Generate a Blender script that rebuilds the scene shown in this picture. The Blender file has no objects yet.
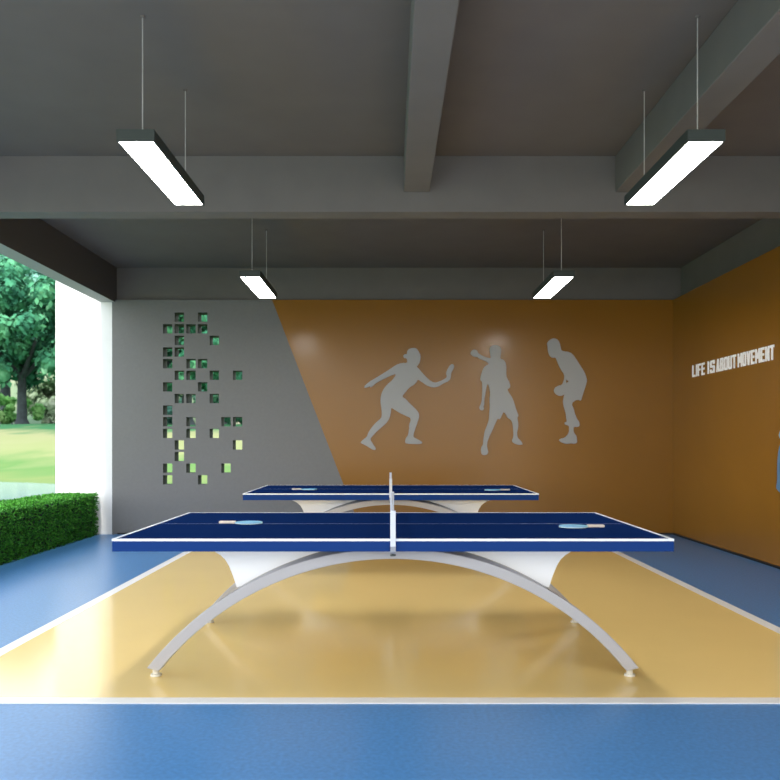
import bpy, bmesh, math, random
from mathutils import Vector, Matrix, noise
random.seed(7)
C = bpy.context.scene.collection
F = 812.0; HC = 1.18
# ------------------------------------------------------------------ helpers
def mat(name, col, rough=0.6, spec=0.5, metal=0.0, emit=(1,1,1), es=0.0, coat=0.0, coat_rough=0.1,
        nscale=None, namt=0.0, bump=0.0, bscale=80.0):
    m = bpy.data.materials.new(name); m.use_nodes = True
    nt = m.node_tree; b = nt.nodes['Principled BSDF']
    b.inputs['Base Color'].default_value = (*col, 1)
    b.inputs['Roughness'].default_value = rough
    b.inputs['Specular IOR Level'].default_value = spec
    b.inputs['Metallic'].default_value = metal
    b.inputs['Coat Weight'].default_value = coat
    b.inputs['Coat Roughness'].default_value = coat_rough
    if emit:
        b.inputs['Emission Color'].default_value = (*emit, 1); b.inputs['Emission Strength'].default_value = es
    if nscale:
        tc = nt.nodes.new('ShaderNodeTexCoord'); n = nt.nodes.new('ShaderNodeTexNoise')
        n.inputs['Scale'].default_value = nscale; n.inputs['Detail'].default_value = 6
        nt.links.new(tc.outputs['Object'], n.inputs['Vector'])
        r = nt.nodes.new('ShaderNodeValToRGB')
        r.color_ramp.elements[0].position = 0.3; r.color_ramp.elements[1].position = 0.7
        r.color_ramp.elements[0].color = (*[c*(1-namt) for c in col], 1)
        r.color_ramp.elements[1].color = (*[min(1, c*(1+namt)) for c in col], 1)
        nt.links.new(n.outputs['Fac'], r.inputs['Fac']); nt.links.new(r.outputs['Color'], b.inputs['Base Color'])
    if bump:
        tc = nt.nodes.new('ShaderNodeTexCoord'); n = nt.nodes.new('ShaderNodeTexNoise')
        n.inputs['Scale'].default_value = bscale; n.inputs['Detail'].default_value = 4
        nt.links.new(tc.outputs['Object'], n.inputs['Vector'])
        bp = nt.nodes.new('ShaderNodeBump'); bp.inputs['Strength'].default_value = bump
        bp.inputs['Distance'].default_value = 0.01
        nt.links.new(n.outputs['Fac'], bp.inputs['Height']); nt.links.new(bp.outputs['Normal'], b.inputs['Normal'])
    return m

def ramp_mat(name, stops, scale, rough=0.8, detail=3.0, spec=0.2):
    """noise driven colour between several stops"""
    m = bpy.data.materials.new(name); m.use_nodes = True
    nt = m.node_tree; b = nt.nodes['Principled BSDF']
    b.inputs['Roughness'].default_value = rough; b.inputs['Specular IOR Level'].default_value = spec
    tc = nt.nodes.new('ShaderNodeTexCoord'); n = nt.nodes.new('ShaderNodeTexNoise')
    n.inputs['Scale'].default_value = scale; n.inputs['Detail'].default_value = detail
    nt.links.new(tc.outputs['Object'], n.inputs['Vector'])
    r = nt.nodes.new('ShaderNodeValToRGB'); cr = r.color_ramp
    cr.elements[0].position = stops[0][0]; cr.elements[0].color = (*stops[0][1], 1)
    cr.elements[1].position = stops[-1][0]; cr.elements[1].color = (*stops[-1][1], 1)
    for p, c in stops[1:-1]:
        e = cr.elements.new(p); e.color = (*c, 1)
    nt.links.new(n.outputs['Fac'], r.inputs['Fac']); nt.links.new(r.outputs['Color'], b.inputs['Base Color'])
    return m

def obj(name, bm, m, parent=None, smooth=False, bevel=0.0, seg=2):
    me = bpy.data.meshes.new(name)
    bmesh.ops.recalc_face_normals(bm, faces=bm.faces)
    bm.to_mesh(me); bm.free()
    for mm in (m if isinstance(m, (list, tuple)) else [m]): me.materials.append(mm)
    o = bpy.data.objects.new(name, me); C.objects.link(o)
    if parent: o.parent = parent
    if smooth:
        for p in me.polygons: p.use_smooth = True
    if bevel:
        b = o.modifiers.new('bevel', 'BEVEL'); b.width = bevel; b.segments = seg; b.limit_method = 'ANGLE'; b.angle_limit = math.radians(50)
    return o
def thing(name, label, cat, loc=(0,0,0), rz=0, group=None):
    o = bpy.data.objects.new(name, None); C.objects.link(o); o.empty_display_size = 0.1
    o.location = loc; o.rotation_euler = (0,0,rz); o['label'] = label; o['category'] = cat
    if group: o['group'] = group
    return o
def tag(o, label, cat, group=None):
    o['label'] = label; o['category'] = cat
    if group: o['group'] = group
    return o
def struct(name, bm, m, **k):
    o = obj(name, bm, m, **k); o['kind'] = 'structure'; return o
def box(bm, x0, x1, y0, y1, z0, z1, mi=0):
    v = [bm.verts.new((x, y, z)) for z in (z0, z1) for y in (y0, y1) for x in (x0, x1)]
    fs = [(0,1,3,2),(4,6,7,5),(0,4,5,1),(2,3,7,6),(0,2,6,4),(1,5,7,3)]
    for f in fs:
        fc = bm.faces.new([v[i] for i in f]); fc.material_index = mi
    return bm
def B(*a): return box(bmesh.new(), *a)
def cyl(bm, c, r0, r1, z0, z1, n=24):
    lo = [bm.verts.new((c[0]+r0*math.cos(2*math.pi*i/n), c[1]+r0*math.sin(2*math.pi*i/n), z0)) for i in range(n)]
    hi = [bm.verts.new((c[0]+r1*math.cos(2*math.pi*i/n), c[1]+r1*math.sin(2*math.pi*i/n), z1)) for i in range(n)]
    for i in range(n):
        j = (i+1) % n; bm.faces.new((lo[i], lo[j], hi[j], hi[i]))
    bm.faces.new(lo[::-1]); bm.faces.new(hi)
    return bm
def prism_xz(bm, pts, y0, y1):
    """extrude an XZ outline along Y (convex or strip caller's job)"""
    a = [bm.verts.new((x, y0, z)) for x, z in pts]; b = [bm.verts.new((x, y1, z)) for x, z in pts]
    n = len(pts)
    for i in range(n):
        j = (i+1) % n; bm.faces.new((a[i], a[j], b[j], b[i]))
    bm.faces.new(a[::-1]); bm.faces.new(b)
    return bm
def dup(root, loc, label=None):
    r = root.copy(); C.objects.link(r); r.location = loc
    if label: r['label'] = label
    for ch in list(root.children):
        c = ch.copy(); C.objects.link(c); c.parent = r
        for g in list(ch.children):
            d = g.copy(); C.objects.link(d); d.parent = c
    return r

# ------------------------------------------------------------------ materials
M_ceil = mat('ceiling_grey', (.150,.138,.128), .85, .2, nscale=3, namt=.04)
M_beam = mat('beam_grey', (.172,.165,.157), .8, .2, nscale=4, namt=.04)
M_grey = mat('grey_wall', (.188,.187,.183), .7, .25, nscale=30, namt=.03)
M_white = mat('white_render', (.86,.855,.84), .8, .2, nscale=5, namt=.02)
M_orange = mat('orange_gloss', (.270,.122,.016), .22, .30, nscale=.8, namt=.05)
M_reveal = mat('cutout_reveal', (.05,.06,.05), .8, .2)
M_dark = mat('shadow_gap_dark', (.012,.013,.015), .6)
M_blue = mat('blue_floor', (.068,.228,.50), .30, .36, nscale=55, namt=.16, bump=.05, bscale=140)
M_yellow = mat('yellow_court', (.98,.715,.275), .12, .5, nscale=1.2, namt=.02)
M_line = mat('court_line', (.86,.85,.82), .4)
M_top = mat('navy_top', (.0055,.020,.092), .6, .0)
M_edge = mat('blue_edge', (.009,.042,.185), .5, .06)
M_tline = mat('table_line', (.86,.90,.96), .4)
M_metal = mat('arch_paint', (.43,.415,.42), .4, .35)
M_panel = mat('panel_white', (.86,.85,.83), .45)
M_foot = mat('foot_plastic', (.66,.62,.52), .4)
M_post = mat('post_metal', (.66,.70,.78), .35, .5)
M_clamp = mat('clamp_grey', (.26,.28,.33), .4, metal=.4)
M_net = mat('net_cord', (.42,.45,.52), .7)
M_lamp = mat('lamp_housing', (.030,.042,.038), .5)
M_emit = mat('lamp_glow', (1,1,1), .5, emit=(1,.97,.92), es=22)
M_cable = mat('steel_cable', (.55,.55,.54), .4, metal=.3)
M_fig = mat('cutout_grey_white', (.37,.37,.36), .6)
M_letter = mat('letter_white_glow', (.95,.95,.95), .5, emit=(1,1,1), es=.06)  # faint glow added to brighten the letters, they are no lamps
M_bfig = mat('blue_figure', (.09,.21,.36), .5)
M_bhead = mat('blue_figure_head', (.24,.42,.52), .5)
M_rub = mat('paddle_rubber', (.13,.45,.72), .5)
M_rub2 = mat('paddle_rim', (.55,.75,.85), .5)
M_hand = mat('paddle_handle', (.80,.70,.62), .5, nscale=20, namt=.08)

# ------------------------------------------------------------------ floor and court
struct('floor', B(-4.9, 3.9, 2.3, 10.49, -.12, 0), M_blue)
M_bounce = mat('bounce_ground_concrete', (.50,.48,.45), .85, .2, nscale=2, namt=.08)
struct('bounce_ground', B(-9, 9, -9, 2.3, -.12, -.001), M_bounce)  # added ground out of view, sends neutral bounce light to the ceiling
court = tag(obj('court_mat', B(-2.15, 2.40, 3.751, 9.35, .0005, .004), M_yellow),
            'yellow court surface with white border lines under both table tennis tables', 'court')
bm = bmesh.new()
X0, X1, Y0, Y1 = -2.23, 2.482, 3.671, 9.43
box(bm, X0, X1, Y0, Y0+.08, .0005, .0045); box(bm, X0, X1, Y1-.08, Y1, .0005, .0045)
box(bm, X0, X0+.08, Y0+.08, Y1-.08, .0005, .0045); box(bm, X1-.082, X1, Y0+.08, Y1-.08, .0005, .0045)
obj('border_line', bm, M_line, court)['label'] = 'white border line'

# ------------------------------------------------------------------ shell
YW = 10.49; WT = 3.03
def back_wall():
    """grey / orange wall with the square cut-outs as real openings"""
    bm = bmesh.new()
    px = lambda p: (p-390)/F*YW
    pz = lambda p: HC - (p-443)/F*YW
    rows = [(1,3),(0,1,2,3),(1,4),(0,1),(0,2,3),(1,2,4,6),(0,3),(1,2,4),(0,),(0,2,5,6),(0,2,4),(1,6),(1,),(0,2,5),(0,3)]
    xs = [px(112)]; zs = [WT]
    for c in range(7):
        a = 163.0+c*11.66; xs += [px(a), px(a+9.3)]
    for r in range(15):
        a = 312.5+r*11.62; zs += [pz(a), pz(a+9.3)]
    zs.append(0.0)
    dg = lambda z: px(272) + (WT-z)*0.387              # foot of the slanting colour change
    solid = lambda i, j: not (i % 2 == 1 and j % 2 == 1 and ((i-1)//2) in rows[(j-1)//2])
    nx, nz = len(xs)-1, len(zs)-1
    d = .2
    def q(ps, mi):
        f = bm.faces.new([bm.verts.new(p) for p in ps]); f.material_index = mi
    for i in range(nx):
        for j in range(nz):
            xa, xb, za, zb = xs[i], xs[i+1], zs[j], zs[j+1]
            if solid(i, j):
                q([(xa,YW,zb),(xb,YW,zb),(xb,YW,za),(xa,YW,za)], 0)
                q([(xa,YW+d,zb),(xa,YW+d,za),(xb,YW+d,za),(xb,YW+d,zb)], 0)
            else:
                q([(xa,YW,za),(xa,YW+d,za),(xa,YW+d,zb),(xa,YW,zb)], 2)
                q([(xb,YW,za),(xb,YW,zb),(xb,YW+d,zb),(xb,YW+d,za)], 2)
                q([(xa,YW,za),(xb,YW,za),(xb,YW+d,za),(xa,YW+d,za)], 2)
                q([(xa,YW,zb),(xa,YW+d,zb),(xb,YW+d,zb),(xb,YW,zb)], 2)
    xe = xs[-1]; XR = 3.656
    q([(xe,YW,0),(dg(0),YW,0),(dg(WT),YW,WT),(xe,YW,WT)], 0)
    q([(dg(0),YW,0),(XR,YW,0),(XR,YW,WT),(dg(WT),YW,WT)], 1)
    q([(xe,YW+d,0),(xe,YW+d,WT),(3.9,YW+d,WT),(3.9,YW+d,0)], 0)
    q([(xs[0],YW,WT),(3.9,YW,WT),(3.9,YW+d,WT),(xs[0],YW+d,WT)], 0)
    q([(xs[0],YW,0),(xs[0],YW+d,0),(xs[0],YW+d,WT),(xs[0],YW,WT)], 0)
    me = bpy.data.meshes.new('wall_back'); bm.to_mesh(me); bm.free()
    for m in (M_grey, M_orange, M_reveal): me.materials.append(m)
    o = bpy.data.objects.new('wall_back', me); C.objects.link(o); o['kind'] = 'structure'
back_wall()
struct('wall_left', B(-4.32, (112-390)/F*YW, YW, YW+.2, -.05, 3.7), M_white)
struct('wall_right', B(3.656, 3.90, .1, YW, 0, WT), M_orange)
struct('ceiling', B(-3.75, 4.05, .1, 10.9, 3.457, 3.62), M_ceil)  # unseen front end stops short to let sky light in
# beams
struct('trim_1', B(-3.55, 3.78, 6.442, 6.637, 3.014, 3.457), M_beam)             # cross beam
struct('trim_2', B(.1087, .3126, .1, 6.442, 3.169, 3.457), M_beam, bevel=.006)
struct('trim_3', B(1.787, 1.995, .1, 6.442, 3.169, 3.457), M_beam, bevel=.006)
bm = B(-3.745, -3.55, .1, 10.55, 3.0, 3.457)                                    # over the open side; bounce light painted on the underside, shade on the rest
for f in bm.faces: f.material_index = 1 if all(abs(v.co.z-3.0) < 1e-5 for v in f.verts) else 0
struct('trim_4', bm, [mat('beam_grey_shaded', (.10,.096,.092), .85, .1), mat('beam_soffit_bounce_lit', (.42,.41,.40), .8, .1)])
struct('trim_5', B(3.78, 4.05, .1, 10.55, 3.03, 3.457), M_beam)
struct('trim_6', B(-3.55, 3.78, 10.55, 10.9, 3.03, 3.457), M_beam)
struct('shadow_gap_back', B(-3.52, 3.64, YW-.012, YW, 0, .02), M_dark)  # dark strip painted for the shade of the recessed wall foot
struct('shadow_gap_right', B(3.642, 3.656, .1, YW-.012, 0, .022), M_dark)  # same painted shadow gap along the right wall

# ------------------------------------------------------------------ pendant lamps
def make_lamp(loc, label):
    t = thing('pendant_lamp', label, 'lamp', loc, group='linear pendant lamps')
    L, W, H = 1.136, .197, .062
    bm = bmesh.new()
    # open tray: four sides, top, and a narrow lip around the diffuser
    box(bm, -W/2, W/2, 0, L, .012, H)
    e = .009
    box(bm, -W/2, W/2, 0, e, 0, .012); box(bm, -W/2, W/2, L-e, L, 0, .012)
    box(bm, -W/2, -W/2+e, e, L-e, 0, .012); box(bm, W/2-e, W/2, e, L-e, 0, .012)
    obj('housing', bm, M_lamp, t)
    obj('diffuser', B(-W/2+e, W/2-e, e, L-e, .003, .0118), M_emit, t)['label'] = 'glowing white diffuser'
    for y in (.125, L-.105):
        c = obj('cable', cyl(bmesh.new(), (0, y), .0032, .0032, H, 3.457-loc[2], 8), M_cable, t)
        obj('ceiling_cap', cyl(bmesh.new(), (0, y), .012, .014, 3.447-loc[2], 3.457-loc[2], 16), M_ceil, c)
    return t
ZB = 2.743
lamp = make_lamp((-1.32, 4.207, ZB), 'dark linear pendant lamp hanging at upper left, nearest the open side')
dup(lamp, (1.64, 4.207, ZB), 'dark linear pendant lamp hanging in front of the rightmost ceiling beam')
dup(lamp, (-1.32, 7.645, ZB), 'small looking far pendant lamp beyond the cross beam on the left')
dup(lamp, (1.64, 7.645, ZB), 'small looking far pendant lamp beyond the cross beam on the right')

# ------------------------------------------------------------------ table tennis tables (origin: middle of the near edge, floor level)
def make_table(loc, label):
    t = thing('ping_pong_table', label, 'table', loc, group='blue table tennis tables with arched legs')
    HW, D, ZT, ZU = 1.37, 1.51, .706, .6455
    bm = bmesh.new()
    box(bm, -HW, HW, 0, D, ZU, ZT, 1)
    for f in bm.faces:
        if all(abs(v.co.z-ZT) < 1e-5 for v in f.verts): f.material_index = 0
    obj('tabletop', bm, [M_top, M_edge], t)
    bm = bmesh.new(); e = .0012
    box(bm, -HW-e, HW+e, -e, .014, ZT-.0095, ZT+e)
    box(bm, -HW-e, HW+e, D-.014, D+e, ZT-.0095, ZT+e)
    box(bm, -HW-e, -HW+.016, .014, D-.014, ZT-.0095, ZT+e)
    box(bm, HW-.016, HW+e, .014, D-.014, ZT-.0095, ZT+e)
    obj('edge_line', bm, M_tline, t)['label'] = 'white border line around the top'
    obj('centre_line', B(-HW+.02, HW-.02, D/2-.004, D/2+.004, ZT, ZT+.0006), mat('centre_line_paint', (.10,.14,.30), .4), t)['label'] = 'thin faint centre line'
    # arched legs
    CO, RO, CI, RI = -.9166, 1.5646, -.9063, 1.5011
    lip = lambda x: .018*max(0, min(1, (.82-abs(x))/.5))       # the rear edge of each arch rises towards the middle
    def arch(y0, y1):
        bm = bmesh.new(); n = 72; pr = None
        for i in range(n+1):
            u = -1+2*i/n
            xo, xi = 1.2315*u, 1.17*u
            zo = min(ZU, CO+math.sqrt(RO*RO-xo*xo)); zi = CI+math.sqrt(RI*RI-xi*xi)
            l0, l1 = (0, lip(xo)) if y0 < D/2 else (lip(xo), 0)
            vs = [bm.verts.new(p) for p in ((xo,y0,min(ZU,zo+l0)),(xo,y1,min(ZU,zo+l1)),(xi,y1,zi),(xi,y0,zi))]
            if pr:
                for k in range(4): bm.faces.new((pr[k], pr[(k+1)%4], vs[(k+1)%4], vs[k]))
            else: bm.faces.new(vs)
            pr = vs
        bm.faces.new(pr[::-1]); return bm
    for y0, y1 in ((.10, .19), (D-.19, D-.10)):
        a = obj('arched_leg', arch(y0, y1), M_metal, t, bevel=.004)
        for s in (-1, 1):
            bm = bmesh.new(); c = (s*1.197, (y0+y1)/2)
            cyl(bm, c, .028, .026, 0, .009); cyl(bm, c, .016, .016, .009, .050)
            obj('foot', bm, M_foot, a, smooth=False)
    # curved white side panels closing the space between arch and top
    for s in (-1, 1):
        end = [(.798,.437),(.804,.455),(.812,.482),(.824,.514),(.838,.548),(.857,.579),(.880,.601),(.913,.622),(.970,ZU)]
        cols = []
        for i in range(29):
            x = .20+(.798-.20)*i/28
            cols.append((x, min(ZU, CO+math.sqrt(RO*RO-x*x)+lip(x))))
        cols[-1] = end[0]; cols += end[1:]
        bm = bmesh.new(); y0, y1 = .19, D-.19; pr = None
        for x, z in cols:
            z = min(z, ZU-.0002)
            vs = [bm.verts.new(p) for p in ((s*x,y0,ZU),(s*x,y1,ZU),(s*x,y1,z),(s*x,y0,z))]
            if pr:
                for k in range(4): bm.faces.new((pr[k], pr[(k+1)%4], vs[(k+1)%4], vs[k]))
            else: bm.faces.new(vs)
            pr = vs
        bm.faces.new(pr[::-1])
        obj('support_panel', bm, M_panel, t)['label'] = 'white curved support panel'
    # net set
    for y, s in ((-.014, -1), (D+.014, 1)):
        bm = bmesh.new()
        box(bm, -.013, .013, y-.006, y+.006, ZT-.035, .846)
        p = obj('net_post', bm, M_post, t, bevel=.002)
        bm = bmesh.new()
        ya, yb = (y-.006, .05) if s < 0 else (D-.05, y+.006)
        box(bm, -.013, .013, y-.006, y+.006, ZU-.009, ZT-.035); box(bm, -.013, .013, ya, yb, ZU-.009, ZU-.001)
        obj('clamp', bm, M_clamp, p)
        bm = bmesh.new(); yk = y + (.012 if s < 0 else -.012)
        cyl(bm, (0, yk), .014, .014, ZU-.021, ZU-.014, 20); cyl(bm, (0, yk), .005, .005, ZU-.014, ZU-.008, 12)
        obj('clamp_knob', bm, M_lamp, p)
    bm = bmesh.new()
    ny, nz = 76, 7
    for i in range(ny+1):
        y = -.006+(D+.012)*i/ny; box(bm, -.0008, .0008, y-.0008, y+.0008, ZT+.004, .835)
    for k in range(nz):
        z = ZT+.006+.018*k; box(bm, -.0008, .0008, -.006, D+.006, z-.0008, z+.0008)
    net = obj('net', bm, M_net, t)
    obj('net_tape', B(-.003, .003, -.006, D+.006, .828, .842), M_post, net)['label'] = 'white top tape of the net'
    return t
T1 = (.0146, 3.96, .005); T2 = (.007, 7.517, .005)
tab = make_table(T1, 'nearer blue table tennis table on the yellow court')
dup(tab, T2, 'farther blue table tennis table standing behind the nearer one, closer to the back wall')

def make_paddle(loc, rz, label):
    t = thing('table_tennis_paddle', label, 'paddle', loc, rz, group='light blue paddles lying on the tables')
    def blade(z0, z1, g):
        bm = bmesh.new(); n = 40; pts = []
        for i in range(n):
            a = 2*math.pi*i/n
            x = .088*math.cos(a); y = .078*math.sin(a)
            if x < -.05: y *= 1 - .35*((-x-.05)/.038)
            pts.append((x*g+.045, y*g))
        a_ = [bm.verts.new((x, y, z0)) for x, y in pts]; b_ = [bm.verts.new((x, y, z1)) for x, y in pts]
        for i in range(n):
            j = (i+1) % n; bm.faces.new((a_[i], a_[j], b_[j], b_[i]))
        bm.faces.new(a_[::-1]); bm.faces.new(b_); return bm
    b = obj('blade', blade(.001, .009, 1), M_rub2, t)
    obj('rubber', blade(.009, .012, .985), M_rub, b)['label'] = 'light blue rubber'
    bm = bmesh.new()
    pts = [(-.040,.024),(-.055,.017),(-.075,.0135),(-.110,.0145),(-.138,.018),(-.142,.016)]
    ring = []
    outline = pts + [(x, -y) for x, y in reversed(pts)]
    lo = [bm.verts.new((x, y, .0)) for x, y in outline]; hi = [bm.verts.new((x, y, .018)) for x, y in outline]
    for i in range(len(outline)):
        j = (i+1) % len(outline); bm.faces.new((lo[i], lo[j], hi[j], hi[i]))
    bm.faces.new(lo[::-1]); bm.faces.new(hi)
    obj('handle', bm, M_hand, t, bevel=.004)['label'] = 'pale wooden handle'
    return t
ZP = .7124
pad = make_paddle((-.863, 4.72, ZP), 0, 'light blue paddle on the left half of the nearer table')
pad.scale = (.91, .91, .8)
def place_pad(loc, rz, label):
    p = dup(pad, loc, label); p.rotation_euler = (0,0,rz); p.scale = pad.scale
place_pad((1.06, 4.51, ZP), math.pi, 'light blue paddle on the right half of the nearer table')
place_pad((-.850, 8.12, ZP), 0, 'light blue paddle on the left half of the farther table')
place_pad((1.055, 8.02, ZP), math.pi, 'light blue paddle on the right half of the farther table')

# ------------------------------------------------------------------ cut-out figures on the back wall
def relief(name, loops, place, m, depth, parent=None):
    cu = bpy.data.curves.new(name, 'CURVE'); cu.dimensions = '2D'; cu.fill_mode = 'BOTH'; cu.extrude = depth/2
    for lp in loops:
        sp = cu.splines.new('POLY'); sp.points.add(len(lp)-1); sp.use_cyclic_u = True
        for i, (x, y) in enumerate(lp): sp.points[i].co = (x, y, 0, 1)
    tmp = bpy.data.objects.new('tmp', cu); C.objects.link(tmp)
    dg = bpy.context.evaluated_depsgraph_get()
    me = bpy.data.meshes.new_from_object(tmp.evaluated_get(dg))
    bpy.data.objects.remove(tmp); bpy.data.curves.remove(cu)
    me.name = name; me.transform(place); me.materials.clear(); me.materials.append(m)
    o = bpy.data.objects.new(name, me); C.objects.link(o)
    if parent: o.parent = parent
    return o
def smooth_loop(lp, it=1):
    for _ in range(it):
        out = []
        for i in range(len(lp)):
            a, b = lp[i], lp[(i+1) % len(lp)]
            out += [(a[0]*.75+b[0]*.25, a[1]*.75+b[1]*.25), (a[0]*.25+b[0]*.75, a[1]*.25+b[1]*.75)]
        lp = out
    return lp
YF = YW-.0125
def wallpts(pts, ox, oy, s):
    # outline traced in wall units: picture scale of the wall plane is constant, so this is a plain plan of the wall
    return [((ox+x/s-390)/F*YF, HC-(oy+y/s-443)/F*YF) for x, y in pts]
placeW = Matrix.Translation((0, YF, 0)) @ Matrix.Rotation(math.pi/2, 4, 'X')
woman = [(345,88),(372,78),(398,80),(412,98),(424,125),(420,160),(408,182),(398,188),(415,205),(440,235),(475,270),(505,288),(540,278),(572,262),(582,248),(576,228),(585,205),(600,180),(615,173),(625,183),(620,205),(607,225),(605,250),(600,268),(585,280),(560,290),(530,310),(500,315),(465,305),(435,285),(408,265),(400,280),(385,298),(360,312),(345,328),(325,352),(312,370),(335,385),(360,412),(390,440),(412,465),(415,490),(405,525),(390,565),(380,600),(382,615),(405,625),(432,640),(432,652),(400,655),(335,652),(330,640),(335,618),(348,603),(354,570),(355,540),(368,500),(340,487),(300,468),(270,450),(247,435),(246,460),(238,495),(225,520),(200,545),(165,575),(135,605),(120,625),(135,650),(156,680),(150,692),(130,685),(95,662),(62,648),(70,635),(90,620),(103,608),(110,585),(130,555),(155,525),(187,500),(191,480),(190,450),(182,400),(186,360),(200,325),(225,295),(255,270),(280,232),(250,240),(200,265),(160,285),(135,308),(120,315),(122,308),(105,313),(88,318),(85,308),(105,290),(125,275),(155,258),(200,230),(240,205),(275,180),(310,168),(345,168),(342,145),(335,138),(330,140),(320,132),(320,122),(332,114),(340,118)]
man = [(60,150),(68,125),(90,108),(115,108),(138,122),(148,150),(165,162),(200,182),(240,198),(290,205),(285,180),(275,130),(275,90),(295,65),(335,55),(375,65),(400,90),(400,140),(390,210),(420,215),(445,240),(458,280),(458,400),(475,440),(495,470),(503,525),(490,540),(470,550),(490,590),(525,640),(545,690),(568,775),(598,848),(580,858),(592,923),(590,983),(575,1053),(590,1093),(620,1123),(643,1158),(630,1169),(580,1165),(525,1138),(525,1113),(540,1078),(538,1013),(530,923),(510,888),(475,868),(455,823),(430,801),(412,833),(390,885),(362,875),(340,923),(300,1013),(262,1093),(242,1163),(250,1213),(258,1253),(240,1281),(200,1283),(178,1258),(180,1193),(200,1173),(205,1113),(220,1013),(245,953),(268,883),(270,813),(278,733),(272,660),(280,600),(272,540),(262,500),(248,488),(235,540),(225,600),(212,680),(214,720),(202,745),(212,763),(203,780),(188,785),(165,773),(160,748),(175,718),(187,673),(190,620),(195,540),(190,462),(170,448),(172,420),(185,370),(200,320),(230,285),(270,268),(240,240),(200,222),(155,208),(140,188),(110,188),(80,178)]
bent = [(195,165),(188,155),(200,128),(235,100),(270,92),(310,110),(332,150),(340,200),(352,235),(430,245),(470,265),(510,320),(560,400),(600,460),(625,520),(632,570),(620,620),(600,680),(580,740),(566,792),(545,776),(500,785),(460,822),(485,877),(500,937),(525,997),(545,1017),(553,1067),(535,1080),(485,1077),(482,1127),(495,1157),(515,1177),(520,1217),(525,1247),(505,1269),(450,1262),(410,1271),(360,1257),(320,1232),(335,1212),(380,1202),(410,1182),(435,1137),(438,1087),(430,1062),(395,1057),(383,1042),(390,1027),(412,1022),(405,987),(398,917),(380,867),(367,807),(372,760),(385,715),(392,685),(380,722),(350,734),(320,733),(285,715),(265,680),(275,645),(310,622),(355,612),(375,570),(382,530),(380,490),(350,450),(320,390),(300,340),(285,305),(250,310),(215,285),(200,240),(197,200)]
hole = [(400,550),(432,570),(402,598)]
s1 = 780/70
g = 'grey player cut-outs on the orange back wall'
tag(relief('wall_figure', [smooth_loop(wallpts(woman, 350, 335, 6.0))], placeW, M_fig, .022),
    'grey silhouette on the orange wall of a lunging woman reaching out with a paddle', 'wall decoration', g)
tag(relief('wall_figure', [smooth_loop(wallpts(man, 465, 340, s1))], placeW, M_fig, .022),
    'middle grey wall silhouette of a standing player in shorts with one arm raised', 'wall decoration', g)
tag(relief('wall_figure', [smooth_loop(wallpts(bent, 530, 330, s1)), wallpts(hole, 530, 330, s1)], placeW, M_fig, .022),
    'grey wall silhouette of a player bent forward in side view, right of the three', 'wall decoration', g)

# ------------------------------------------------------------------ lettering on the right wall
def bar(x0, y0, x1, y1): return [(x0,y0),(x1,y0),(x1,y1),(x0,y1)]
S = .27      # stroke share of the letter width
G = {
 'L': [bar(0,0,S,1), bar(0,0,.95,.17)],
 'I': [bar(.0,0,S,1)],
 'F': [bar(0,0,S,1), bar(0,.83,.95,1), bar(0,.43,.8,.59)],
 'E': [bar(0,0,S,1), bar(0,.83,.95,1), bar(0,.43,.85,.59), bar(0,0,.95,.17)],
 'S': [bar(.1,.83,.95,1), bar(0,.5,S,.92), bar(.05,.43,.92,.59), bar(.68,.08,.97,.52), bar(.05,0,.9,.17), bar(0,.1,S,.3), bar(.68,.7,.97,.9)],
 'A': [[(0,0),(S,0),(.64,1),(.34,1)], [(1-S,0),(1,0),(.66,1),(.36,1)], bar(.2,.2,.8,.35)],
 'B': [bar(0,0,S,1), bar(0,.83,.88,1), bar(0,.43,.88,.59), bar(0,0,.88,.17), bar(.68,.55,.95,.94), bar(.68,.06,1,.49)],
 'O': [bar(0,.08,S,.92), bar(1-S,.08,1,.92), bar(.1,.83,.9,1), bar(.1,0,.9,.17)],
 'U': [bar(0,.08,S,1), bar(1-S,.08,1,1), bar(.1,0,.9,.17)],
 'T': [bar(.5-S/2,0,.5+S/2,1), bar(0,.83,1,1)],
 'M': [bar(0,0,.2,1), bar(.8,0,1,1), [(.0,1),(.22,1),(.56,.3),(.44,.3)], [(.78,1),(1,1),(.56,.3),(.44,.3)]],
 'V': [[(0,1),(S,1),(.64,0),(.34,0)], [(1-S,1),(1,1),(.66,0),(.36,0)]],
 'N': [bar(0,0,.26,1), bar(.74,0,1,1), [(0,1),(.3,1),(1,0),(.7,0)]],
}
XR = 3.656
sign = thing('wall_lettering', 'white raised letters reading LIFE IS ABOUT MOVEMENT on the orange right wall', 'sign', (XR, 8.8, 1.973))
words = [('LIFE', 9.80, 9.42), ('IS', 9.33, 9.13), ('ABOUT', 9.08, 8.57), ('MOVEMENT', 8.52, 7.72)]
for w, ya, yb in words:
    wd = {c: 1.0 for c in w}; wd.update({'I': .30, 'M': 1.25})
    for c in w: wd.setdefault(c, 1.0)
    gap = .30; tot = sum(wd[c] for c in w)+gap*(len(w)-1); u = (ya-yb)/tot
    y = ya
    for c in w:
        bm = bmesh.new(); lw = u*(wd[c] if c != 'I' else 1.0)
        for k, poly in enumerate(G[c]):
            e = .0003*k
            a = [bm.verts.new((-.010-e, y-px*lw-8.8, pz*.143)) for px, pz in poly]
            b = [bm.verts.new((-.0005, y-px*lw-8.8, pz*.143)) for px, pz in poly]
            n = len(poly)
            for i in range(n): bm.faces.new((a[i], a[(i+1)%n], b[(i+1)%n], b[i]))
            bm.faces.new(a); bm.faces.new(b[::-1])
        obj('letter', bm, M_letter, sign)
        y -= u*(wd[c]+gap)

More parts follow.
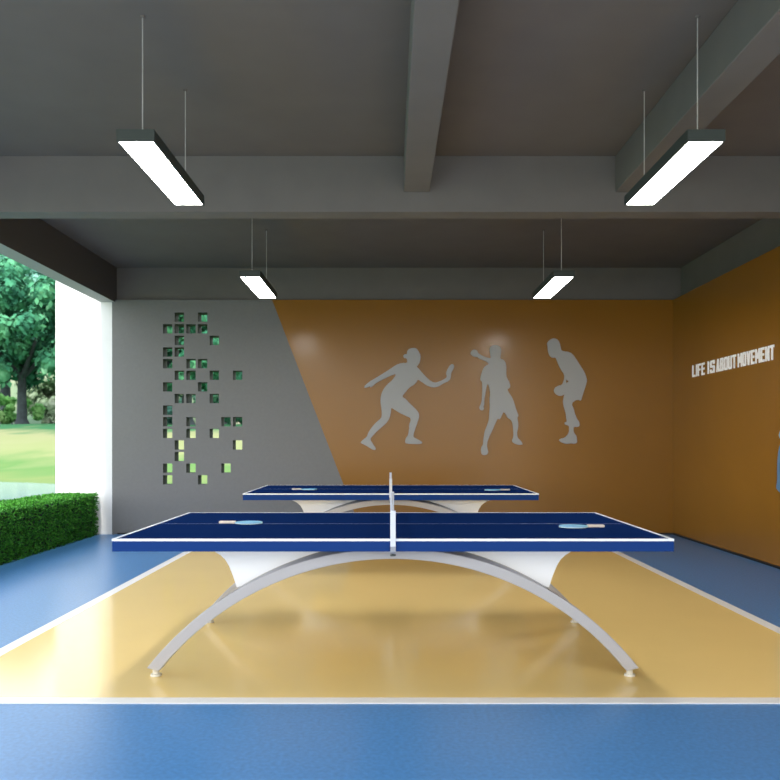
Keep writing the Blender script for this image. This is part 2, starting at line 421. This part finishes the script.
# blue figure at the right, cut by the frame
bfig = thing('wall_figure', 'light blue player figure on the right orange wall, mostly cut off by the photo edge', 'wall decoration', (XR, 7.4, .5))
def right_relief(name, lp, m, d):
    # lp: (distance towards the viewer from Y=7.70, height)
    pl = Matrix.Translation((-d/2-.001, 0, 0)) @ Matrix(((0,0,1,0),(-1,0,0,0),(0,1,0,0),(0,0,0,1)))
    o = relief(name, [smooth_loop(lp, 2)], pl, m, d, bfig); return o
o = right_relief('body', [(.10,.70),(.16,.69),(.26,.70),(.36,.62),(.46,.48),(.60,.44),(.62,.38),(.48,.38),(.40,.44),(.36,.30),(.37,.12),
    (.42,-.02),(.46,-.34),(.56,-.38),(.56,-.42),(.40,-.42),(.32,-.06),(.26,.08),(.22,-.06),(.20,-.34),(.24,-.42),(.10,-.42),(.12,-.36),(.12,-.02),
    (.11,.20),(.02,.235),(-.02,.26),(.01,.33),(.005,.45),(.02,.58),(.055,.665)], M_bfig, .03)
o.location = (0, .21, 0)
o = right_relief('head', [(.035,.755),(.06,.79),(.09,.82),(.13,.88),(.20,.90),(.27,.86),(.29,.79),(.26,.72),(.20,.69),(.12,.68),(.08,.71),(.05,.73)], M_bhead, .03)
o.location = (0, .21, 0); o['label'] = 'paler blue grey head'

# ------------------------------------------------------------------ hedge blocks by the open side
M_leaf = ramp_mat('hedge_leaf', [(.25,(.012,.075,.008)),(.5,(.04,.20,.02)),(.75,(.11,.38,.045))], 40, .55, 2)
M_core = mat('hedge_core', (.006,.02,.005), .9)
def hedge(y0, y1, label):
    x0, x1, h = -4.33, -3.755, .525
    t = thing('hedge_block', label, 'hedge', ((x0+x1)/2, (y0+y1)/2, 0), group='clipped hedge blocks along the open side')
    cx, cy = (x0+x1)/2, (y0+y1)/2; w, l = (x1-x0)/2, (y1-y0)/2-.022
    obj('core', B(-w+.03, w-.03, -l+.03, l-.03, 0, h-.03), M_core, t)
    bm = bmesh.new(); rnd = random.Random(int(y0*100))
    dens = 5200
    faces = [((1,0,0), 2*l*h), ((-1,0,0), 2*l*h), ((0,-1,0), 2*w*h), ((0,1,0), 2*w*h), ((0,0,1), 4*w*l*1.4)]
    for nrm, area in faces:
        nv = Vector(nrm)
        for _ in range(int(area*dens)):
            u, v = rnd.uniform(-1, 1), rnd.random()
            if nrm[0]: p = Vector((nrm[0]*w, u*l, v*h))
            elif nrm[1]: p = Vector((u*w, nrm[1]*l, v*h))
            else: p = Vector((u*w, (v*2-1)*l, h))
            bumpy = .014*noise.noise(Vector((p.x*9, (p.y+cy)*9, p.z*9)))
            p += nv*(bumpy - rnd.random()*.03)
            d = (nv*.75 + Vector((rnd.gauss(0,.6), rnd.gauss(0,.6), rnd.gauss(.35,.5)))).normalized()
            s = d.cross(Vector((rnd.gauss(0,1), rnd.gauss(0,1), rnd.gauss(0,1)))).normalized()
            L = rnd.uniform(.020, .036); W = L*.28
            q = [p, p+d*L*.45+s*W, p+d*L, p+d*L*.45-s*W]
            bm.faces.new([bm.verts.new(c) for c in q])
    me = bpy.data.meshes.new('leaves'); bm.to_mesh(me); bm.free(); me.materials.append(M_leaf)
    o = bpy.data.objects.new('leaves', me); C.objects.link(o); o.parent = t
hedge(9.64, 10.45, 'short clipped green hedge block against the white wall, farthest of the row')
hedge(8.13, 9.62, 'long clipped green hedge block in the middle of the row')
hedge(6.62, 8.11, 'clipped green hedge block cut off by the left edge of the photo')

# ------------------------------------------------------------------ outdoors
M_lawn = bpy.data.materials.new('lawn'); M_lawn.use_nodes = True
nt = M_lawn.node_tree; b = nt.nodes['Principled BSDF']; b.inputs['Roughness'].default_value = .9; b.inputs['Specular IOR Level'].default_value = .1
tc = nt.nodes.new('ShaderNodeTexCoord'); sx = nt.nodes.new('ShaderNodeSeparateXYZ'); n1 = nt.nodes.new('ShaderNodeTexNoise')
mp = nt.nodes.new('ShaderNodeMapping'); mp.inputs['Scale'].default_value = (.25, .12, 1)
nt.links.new(tc.outputs['Object'], mp.inputs['Vector']); nt.links.new(mp.outputs['Vector'], n1.inputs['Vector'])
n1.inputs['Scale'].default_value = 1.6; n1.inputs['Detail'].default_value = 3
nt.links.new(tc.outputs['Object'], sx.inputs['Vector'])
mr = nt.nodes.new('ShaderNodeMapRange'); mr.inputs['From Min'].default_value = 20; mr.inputs['From Max'].default_value = 62
nt.links.new(sx.outputs['Y'], mr.inputs['Value'])
ad = nt.nodes.new('ShaderNodeMath'); ad.operation = 'MULTIPLY_ADD'; ad.inputs[1].default_value = .35; 
nt.links.new(n1.outputs['Fac'], ad.inputs[0]); nt.links.new(mr.outputs['Result'], ad.inputs[2])
r = nt.nodes.new('ShaderNodeValToRGB'); cr = r.color_ramp
cr.elements[0].position = .10; cr.elements[0].color = (.06,.15,.05,1)
cr.elements[1].position = 1.0; cr.elements[1].color = (.03,.12,.05,1)
for p, c in ((.28,(0.077,0.147,0.042)),(.42,(0.126,0.175,0.056)),(.56,(0.077,0.161,0.045)),(.70,(0.175,0.203,0.087)),(.90,(0.196,0.210,0.105))):
    e = cr.elements.new(p); e.color = (*c, 1)
nt.links.new(ad.outputs[0], r.inputs['Fac']); nt.links.new(r.outputs['Color'], b.inputs['Base Color'])

def gz(x, y):
    if y < 30: return -.14
    t = min(1, (y-30)/32); return -.14 + 2.9*t*t*(3-2*t)*.95 + (.02*(y-62) if y > 62 else 0)
bm = bmesh.new(); nx, ny = 40, 60
gv = [[None]*(ny+1) for _ in range(nx+1)]
for i in range(nx+1):
    for j in range(ny+1):
        x = -110+180*i/nx; y = -25+165*j/ny
        gv[i][j] = bm.verts.new((x, y, gz(x, y)+.15*noise.noise(Vector((x*.08, y*.08, 0)))*(1 if y > 32 else 0)))
for i in range(nx):
    for j in range(ny): bm.faces.new((gv[i][j], gv[i+1][j], gv[i+1][j+1], gv[i][j+1]))
struct('lawn', bm, M_lawn, smooth=True)
M_pond = mat('pond_water', (.20,.32,.34), .12, .6, bump=.25, bscale=1.2)
bm = bmesh.new(); pts = []
for i in range(48):
    a = 2*math.pi*i/48; k = 1+.06*math.sin(3*a)+.04*math.sin(7*a+1)
    pts.append(bm.verts.new((-24+16.8*k*math.cos(a), 20.5+8*k*math.sin(a), -.12)))
bm.faces.new(pts)
struct('pond', bm, M_pond)

def foliage(cx, cy, cz, rx, ry, rz, nb, nl, leaf, seed, mb):
    rnd = random.Random(seed); bm = bmesh.new(); cents = []
    for _ in range(nb):
        while True:
            p = Vector((rnd.uniform(-1,1), rnd.uniform(-1,1), rnd.uniform(-1,1)))
            if .25 < p.length < 1: break
        c = Vector((cx+p.x*rx, cy+p.y*ry, cz+p.z*rz)); rr = rnd.uniform(.16,.30)*min(rx, rz)
        cents.append((c, rr))
    for c, rr in cents:
        st = len(bm.verts)
        ret = bmesh.ops.create_icosphere(bm, subdivisions=2, radius=rr*.62, matrix=Matrix.Translation(c))
        for v in ret['verts']:
            dd = (v.co-c); v.co += dd*(.45*noise.noise(v.co*1.7/max(.3,rr)))
        for _ in range(nl):
            d = Vector((rnd.gauss(0,1), rnd.gauss(0,1), rnd.gauss(0,1))).normalized()
            p = c+d*rr*rnd.uniform(.55,1.25)
            s = d.cross(Vector((rnd.gauss(0,1), rnd.gauss(0,1), rnd.gauss(0,1)))).normalized(); u = (d*.4+s.cross(d)+Vector((0,0,-.5))).normalized()
            L = leaf*rnd.uniform(.6,1.3)
            bm.faces.new([bm.verts.new(q) for q in (p-u*L*.5, p+s*L*.35, p+u*L*.6, p-s*L*.35)])
    return bm
def tree(x, y, h, r, trunk_h, mfol, label, seed, lean=0):
    z0 = gz(x, y)-.1
    t = thing('tree', label, 'tree', (x, y, z0), group='trees beyond the lawn')
    rnd = random.Random(seed)
    bm = bmesh.new()
    def limb(p0, p1, r0, r1):
        d = (p1-p0); L = d.length; q = d.to_track_quat('Z', 'Y').to_matrix().to_4x4()
        k = bmesh.ops.create_cone(bm, segments=10, radius1=r0, radius2=r1, depth=L, matrix=Matrix.Translation((p0+p1)/2) @ q)
    top = Vector((lean, 0, trunk_h*1.15)); w = h*.028
    limb(Vector((0,0,0)), Vector((0,0,.5)), w*1.7, w*1.1); limb(Vector((0,0,.4)), top, w*1.1, w*.8)
    for k in range(5):
        a = k*2*math.pi/5+rnd.random(); e = top+Vector((math.cos(a)*r*.55, math.sin(a)*r*.55, (h-trunk_h)*.4))
        limb(top-Vector((0,0,.3)), e, w*.6, w*.2)
    obj('trunk', bm, M_bark, t)
    cz = (h+trunk_h)/2
    me = foliage(lean, 0, cz, r, r*.8, (h-trunk_h)/2, 120, 170, .45, seed, mfol)
    o = obj('foliage', me, mfol, t)
    return t
M_bark = mat('bark', (.035,.045,.05), .9, nscale=3, namt=.3)
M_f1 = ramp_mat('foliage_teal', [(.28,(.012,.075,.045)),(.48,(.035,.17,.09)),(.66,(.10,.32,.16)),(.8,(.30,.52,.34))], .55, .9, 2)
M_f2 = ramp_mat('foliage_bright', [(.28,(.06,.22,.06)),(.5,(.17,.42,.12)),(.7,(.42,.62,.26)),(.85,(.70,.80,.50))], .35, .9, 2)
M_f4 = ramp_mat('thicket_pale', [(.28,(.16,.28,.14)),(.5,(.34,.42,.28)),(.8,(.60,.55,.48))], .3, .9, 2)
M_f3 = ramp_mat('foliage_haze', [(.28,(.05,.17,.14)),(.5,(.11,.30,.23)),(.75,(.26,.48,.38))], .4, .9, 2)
tree(-27.2, 60, 12.2, 6.6, 3.3, M_f1, 'dark green tree on the far bank with a visible forked trunk', 1)
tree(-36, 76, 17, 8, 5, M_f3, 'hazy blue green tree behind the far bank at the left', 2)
tree(-31, 103, 26, 10, 9, M_f2, 'tall pale yellow green tree rising behind the dark tree', 3)
tree(-52, 104, 25, 9, 8, M_f2, 'pale green tree far back at the left edge of the view', 4)
tree(-14.5, 58, 14, 6, 2.4, M_f1, 'dark tree seen through the square wall openings', 5)
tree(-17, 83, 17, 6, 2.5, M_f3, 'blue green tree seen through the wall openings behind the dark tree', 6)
tree(-7, 68, 15, 6, 2.5, M_f1, 'dark tree seen through the right openings of the wall', 7)
def bush(x, y, r, h, m, label, seed):
    t = tag(obj('bush', foliage(0, 0, h*.45, r, r*.7, h*.5, 34 if h < 5 else 110, 90, .42, seed, m), m), label, 'bush', 'bushes under the far trees')
    t.location = (x, y, gz(x, y)-.1)
bush(-31.5, 66, 3.2, 2.6, M_f2, 'pale green bush under the left side of the dark tree', 11)
bush(-23.5, 66, 3.0, 2.6, M_f2, 'pale green bush right of the dark tree trunk', 12)
bush(-18, 64, 3.4, 2.6, M_f3, 'low blue green bush left of the tree seen through the openings', 13)
bush(-12, 63, 3.4, 2.2, M_f1, 'low dark bush beneath the tree seen through the openings', 14)

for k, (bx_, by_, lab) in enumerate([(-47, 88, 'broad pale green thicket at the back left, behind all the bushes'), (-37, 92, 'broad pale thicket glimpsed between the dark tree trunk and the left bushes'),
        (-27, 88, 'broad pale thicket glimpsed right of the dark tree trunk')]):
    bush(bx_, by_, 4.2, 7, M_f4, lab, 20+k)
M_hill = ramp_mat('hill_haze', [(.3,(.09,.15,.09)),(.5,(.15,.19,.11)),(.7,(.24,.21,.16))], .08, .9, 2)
bm = bmesh.new(); rows = []
for i in range(60):
    x = -150+230*i/59; hh = 18+4*noise.noise(Vector((x*.04, 0, 3)))
    rows.append([bm.verts.new((x, 118+10*k, -1+hh*math.sin(k*math.pi/6)+1.5*noise.noise(Vector((x*.1, k, 0))))) for k in range(4)])
for i in range(59):
    for k in range(3): bm.faces.new((rows[i][k], rows[i+1][k], rows[i+1][k+1], rows[i][k+1]))
struct('hills', bm, M_hill, smooth=True)
# ------------------------------------------------------------------ light
w = bpy.data.worlds.new('sky'); bpy.context.scene.world = w; w.use_nodes = True
nt = w.node_tree; bg = nt.nodes['Background']
tc = nt.nodes.new('ShaderNodeTexCoord'); sx = nt.nodes.new('ShaderNodeSeparateXYZ'); r = nt.nodes.new('ShaderNodeValToRGB')
nt.links.new(tc.outputs['Generated'], sx.inputs['Vector']); nt.links.new(sx.outputs['Z'], r.inputs['Fac'])
r.color_ramp.elements[0].color = (.93,.95,.95,1); r.color_ramp.elements[1].color = (.72,.80,.92,1)
nt.links.new(r.outputs['Color'], bg.inputs['Color']); bg.inputs['Strength'].default_value = 1.95
def sun(d, strength, angle, col=(1,.97,.92)):
    l = bpy.data.lights.new('sun', 'SUN'); l.energy = strength; l.angle = math.radians(angle); l.color = col
    o = bpy.data.objects.new('sun', l); C.objects.link(o)
    o.rotation_euler = Vector(d).normalized().to_track_quat('-Z', 'Y').to_euler()
sun((.0, .75, -1), 3.6, 4)
def area(loc, target, sx_, sy_, power, col=(1,1,1)):
    l = bpy.data.lights.new('area', 'AREA'); l.shape = 'RECTANGLE'; l.size = sx_; l.size_y = sy_; l.energy = power; l.color = col
    o = bpy.data.objects.new('area_light', l); C.objects.link(o); o.location = loc
    o.rotation_euler = (Vector(target)-Vector(loc)).to_track_quat('-Z', 'Y').to_euler()
    return o

# ------------------------------------------------------------------ camera
cam = bpy.data.cameras.new('camera'); co = bpy.data.objects.new('camera', cam); C.objects.link(co)
co.location = (0, 0, HC); co.rotation_euler = (math.pi/2, 0, 0)
cam.sensor_width = 36; cam.lens = 36*F/780; cam.shift_y = 53/780; cam.clip_end = 500; cam.clip_start = .05
cam.dof.use_dof = True; cam.dof.focus_distance = 6.0; cam.dof.aperture_fstop = 3.2
bpy.context.scene.camera = co
vs = bpy.context.scene.view_settings; vs.view_transform = 'Standard'; vs.look = 'None'; vs.exposure = .8; vs.gamma = 1
